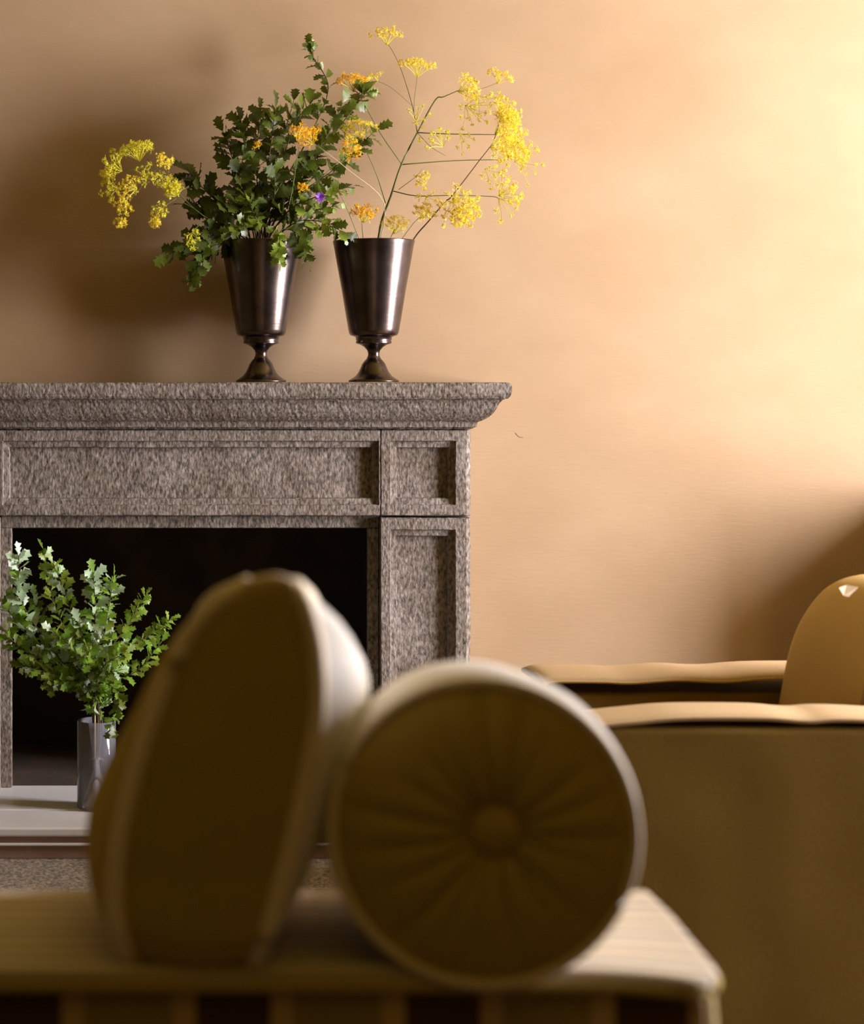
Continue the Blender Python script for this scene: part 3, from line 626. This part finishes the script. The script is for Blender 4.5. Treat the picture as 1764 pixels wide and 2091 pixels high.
# ------------------------------------------------------------------ bolster
bo = empty('round_bolster', P(985, 1990, 1.90), 'round beige linen bolster with shade-darkened gathered end and covered button on the bench', 'bolster')
cb = P(985, 1700, 1.885); R0 = 303*1.885/F; yaw = math.radians(7.0); tilt = -math.radians(2.4)
MB = Matrix.Translation(cb) @ Matrix.Rotation(-yaw, 4, 'Z') @ Matrix.Rotation(tilt, 4, 'X')   # local: +y away, x right, z up
def ringv(bm, r, y, seg=160, f=None):
    out = []
    for k in range(seg):
        a = 2*PI*k/seg; rr, yy = (r, y) if f is None else f(r, y, a)
        out.append(bm.verts.new(MB @ Vector((rr*math.cos(a), yy, rr*math.sin(a)))))
    return out
def loft(bm, rows, c0=False, c1=False):
    for a, b in zip(rows, rows[1:]):
        n = len(a)
        for k in range(n): bm.faces.new((a[k], a[(k+1) % n], b[(k+1) % n], b[k]))
    if c0: bm.faces.new(rows[0])
    if c1: bm.faces.new(rows[-1][::-1])
    bmesh.ops.recalc_face_normals(bm, faces=bm.faces)
bm = bmesh.new(); Lb = .36
side = [(R0, .0), (R0*1.03, .006), (R0*1.065, .022), (R0*1.075, .05), (R0*1.06, .10), (R0*1.02, .17), (R0*.985, .25), (R0*.94, .31), (R0*.86, .345), (R0*.70, Lb), (R0*.4, Lb+.004)]
# bulge stays above the bench: flatten the underside
rows = [ringv(bm, r, y, 96, lambda r, y, a: (r*(1-.045*max(0, -math.sin(a))**4)*(1+.004*noise.noise(Vector((math.cos(a)*3, y*14, math.sin(a)*3)))), y)) for r, y in side]
loft(bm, rows, c1=True)
obj('bolster_cover', bm, M_linen, bo, True)
rp = random.Random(11)
plA = [(2*PI*(i+rp.uniform(-.25, .25))/19, rp.uniform(.6, 1.2), rp.uniform(.7, 1.1)) for i in range(19)]
def face(r, y, a):
    t = r/R0; h = -.020*math.sin(PI*t)**.8 if 0 < t < 1 else 0
    h += .010*max(0, 1-t/.25)
    g = 0
    for pa, am, ln in plA:
        d = (a-pa+PI) % (2*PI)-PI; wd = .035+.05*t
        g += am*math.exp(-(d/wd)**2)*max(0, 1-t/ln)**.55
    return r, y+h+.0075*g*min(1, t*6)
bm = bmesh.new(); off = Vector((.013, 0, .003))
ts = [.02, .06, .10, .14, .18, .22, .27, .33, .4, .48, .56, .64, .72, .80, .87, .93, .97, 1.0]
rows = []
for t in ts:
    row = ringv(bm, R0*t, 0, 240, face); sh = MB.to_3x3() @ (off*(1-t)**1.2)
    for v in row: v.co += sh
    rows.append(row)
loft(bm, rows, c0=True)
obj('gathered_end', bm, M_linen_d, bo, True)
obj('piping', tube(bmesh.new(), [MB @ Vector((R0*1.01*math.cos(a), -.001, R0*1.01*math.sin(a))) for a in [2*PI*k/120 for k in range(120)]], .0052, 8, True), M_piping, bo, True)
bm = bmesh.new(); rb = 55*1.88/F; rows = []
for r, y in ((rb, .004), (rb*1.04, -.001), (rb, -.006), (rb*.85, -.011), (rb*.6, -.0145), (rb*.3, -.0165), (rb*.02, -.017)):
    row = ringv(bm, r, y, 48)
    for v in row: v.co += MB.to_3x3() @ off
    rows.append(row)
loft(bm, rows, c1=True)
obj('button', bm, M_linen_d, bo, True)

# ------------------------------------------------------------------ box cushion standing on edge
cu = empty('box_cushion', P(390, 1990, 1.9), 'upright beige box cushion with shade-darkened front and pale piping, left of the round bolster', 'cushion')
YC = 1.885
def tabz(l): return sorted([(H-(y-CY)*YC/F, (x-CX)*YC/F) for x, y in l])
TL = tabz([(528, 1186), (470, 1212), (415, 1258), (378, 1310), (345, 1380), (308, 1480), (282, 1560), (262, 1640), (245, 1710), (236, 1780), (233, 1840), (237, 1890), (252, 1950), (275, 1993)])
TR = tabz([(588, 1186), (612, 1212), (634, 1270), (646, 1330), (650, 1390), (648, 1450), (638, 1520), (622, 1600), (602, 1690), (582, 1770), (560, 1850), (536, 1930), (505, 1993)])
zlo, zhi = H-(1990-CY)*YC/F, H-(1187-CY)*YC/F; D = .33; ry = .05
per = []
def corner(cy_, cz_, a0, r, rz):
    for k in range(9):
        a = a0+k*PI/16; per.append((cy_+r*math.cos(a), cz_+rz*math.sin(a)))
corner(YC+ry, zlo+ry, PI, ry*.55+.0225, ry)
for t in (.25, .5, .75): per.append((YC+ry+(D-2*ry)*t, zlo))
corner(YC+D-ry, zlo+ry, 1.5*PI, ry, ry)
for t in range(1, 8): per.append((YC+D, zlo+ry+(zhi-zlo-2*ry)*t/8))
corner(YC+D-ry, zhi-ry, 0, ry, ry)
for t in (.25, .5, .75): per.append((YC+D-ry-(D-2*ry)*t, zhi+.004))
corner(YC+.02, zhi-.02, .5*PI, .02, .02)
for t in range(1, 24): per.append((YC, zhi-.02-(zhi-.02-zlo-ry)*t/24))
cyaw = math.radians(6.5); c0 = P(430, 1990, YC)
per = [(y, z-.085*max(0, (y-YC)/D)*max(0, (z-zlo)/(zhi-zlo))) for y, z in per]
MC = Matrix.Translation(c0) @ Matrix.Rotation(-cyaw, 4, 'Z') @ Matrix.Translation(-c0)
yc_, zc_ = YC+D/2, (zlo+zhi)/2
def sm_interp(tab, z): return (interp(tab, z-.008)+interp(tab, z)+interp(tab, z+.008))/3
np2 = len(per)
bm = bmesh.new()
def pt(side, y, z, extra=0): return MC @ Vector(((sm_interp(TL, z)-extra) if side < 0 else (sm_interp(TR, z)+extra), y, z))
gus = []
for j in range(9):
    f = j/8; row = []
    for (y, z) in per:
        a, b = pt(-1, y, z), pt(1, y, z); p = a.lerp(b, f)
        out = Vector((0, y-yc_, z-zc_)).normalized(); out = MC.to_3x3() @ out
        wr = .0018*noise.noise(Vector((p.x*9, p.y*9, p.z*30)))+.0016*math.exp(-((z-.66)/.012)**2)*-1
        row.append(bm.verts.new(p+out*(.012*math.sin(PI*f)+wr)))
    gus.append(row)
loft(bm, gus)
obj('gusset', bm, M_linen_d, cu, True)
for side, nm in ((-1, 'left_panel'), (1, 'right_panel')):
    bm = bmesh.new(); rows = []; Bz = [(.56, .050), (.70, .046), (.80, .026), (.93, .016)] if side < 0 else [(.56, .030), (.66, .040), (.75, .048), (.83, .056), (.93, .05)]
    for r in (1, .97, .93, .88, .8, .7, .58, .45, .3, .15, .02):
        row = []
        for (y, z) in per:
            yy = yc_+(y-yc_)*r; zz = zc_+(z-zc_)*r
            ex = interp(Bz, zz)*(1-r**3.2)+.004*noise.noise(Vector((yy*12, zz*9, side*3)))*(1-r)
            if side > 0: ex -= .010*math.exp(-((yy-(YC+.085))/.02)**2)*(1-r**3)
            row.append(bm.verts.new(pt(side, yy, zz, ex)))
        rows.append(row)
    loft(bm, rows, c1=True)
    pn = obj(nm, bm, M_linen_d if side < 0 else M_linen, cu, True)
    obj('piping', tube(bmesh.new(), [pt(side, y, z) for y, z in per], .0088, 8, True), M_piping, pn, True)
obj('top_piping', tube(bmesh.new(), spline([pt(-1, YC, zhi-.004), MC @ Vector((P(545, 1184, YC).x, YC, zhi+.001)), MC @ Vector((P(572, 1184, YC).x, YC, zhi+.001)), pt(1, YC, zhi-.004)], 5), .0062, 8), M_piping, cu, True)
# ------------------------------------------------------------------ sideboard added unseen, right of frame, to shade the lower right wall
sb = empty('light_blocker', (2.75, 5.05, FL), 'dark wooden sideboard added beyond the right edge to shade the ochre wall', 'light_blocker')
obj('body', box(bmesh.new(), 2.16, 3.34, 4.75, 5.17, FL+.12, .84, .004), M_sbw, sb)
obj('top', box(bmesh.new(), 2.13, 3.37, 4.73, 5.18, .842, .87, .006), M_sbw, sb)
for i in range(2):
    d = obj('door', box(bmesh.new(), 2.19+i*.57, 2.74+i*.57, 4.735, 4.749, FL+.16, .80, .004), M_sbw, sb)
    obj('knob', box(bmesh.new(), 2.70+i*.08, 2.715+i*.08, 4.715, 4.735, .35, .365, .003), M_bronze, d)
for x in (2.2, 3.3):
    for y in (4.8, 5.12): obj('leg', box(bmesh.new(), x-.025, x+.025, y-.025, y+.025, FL, FL+.12, .003), M_sbw, sb)
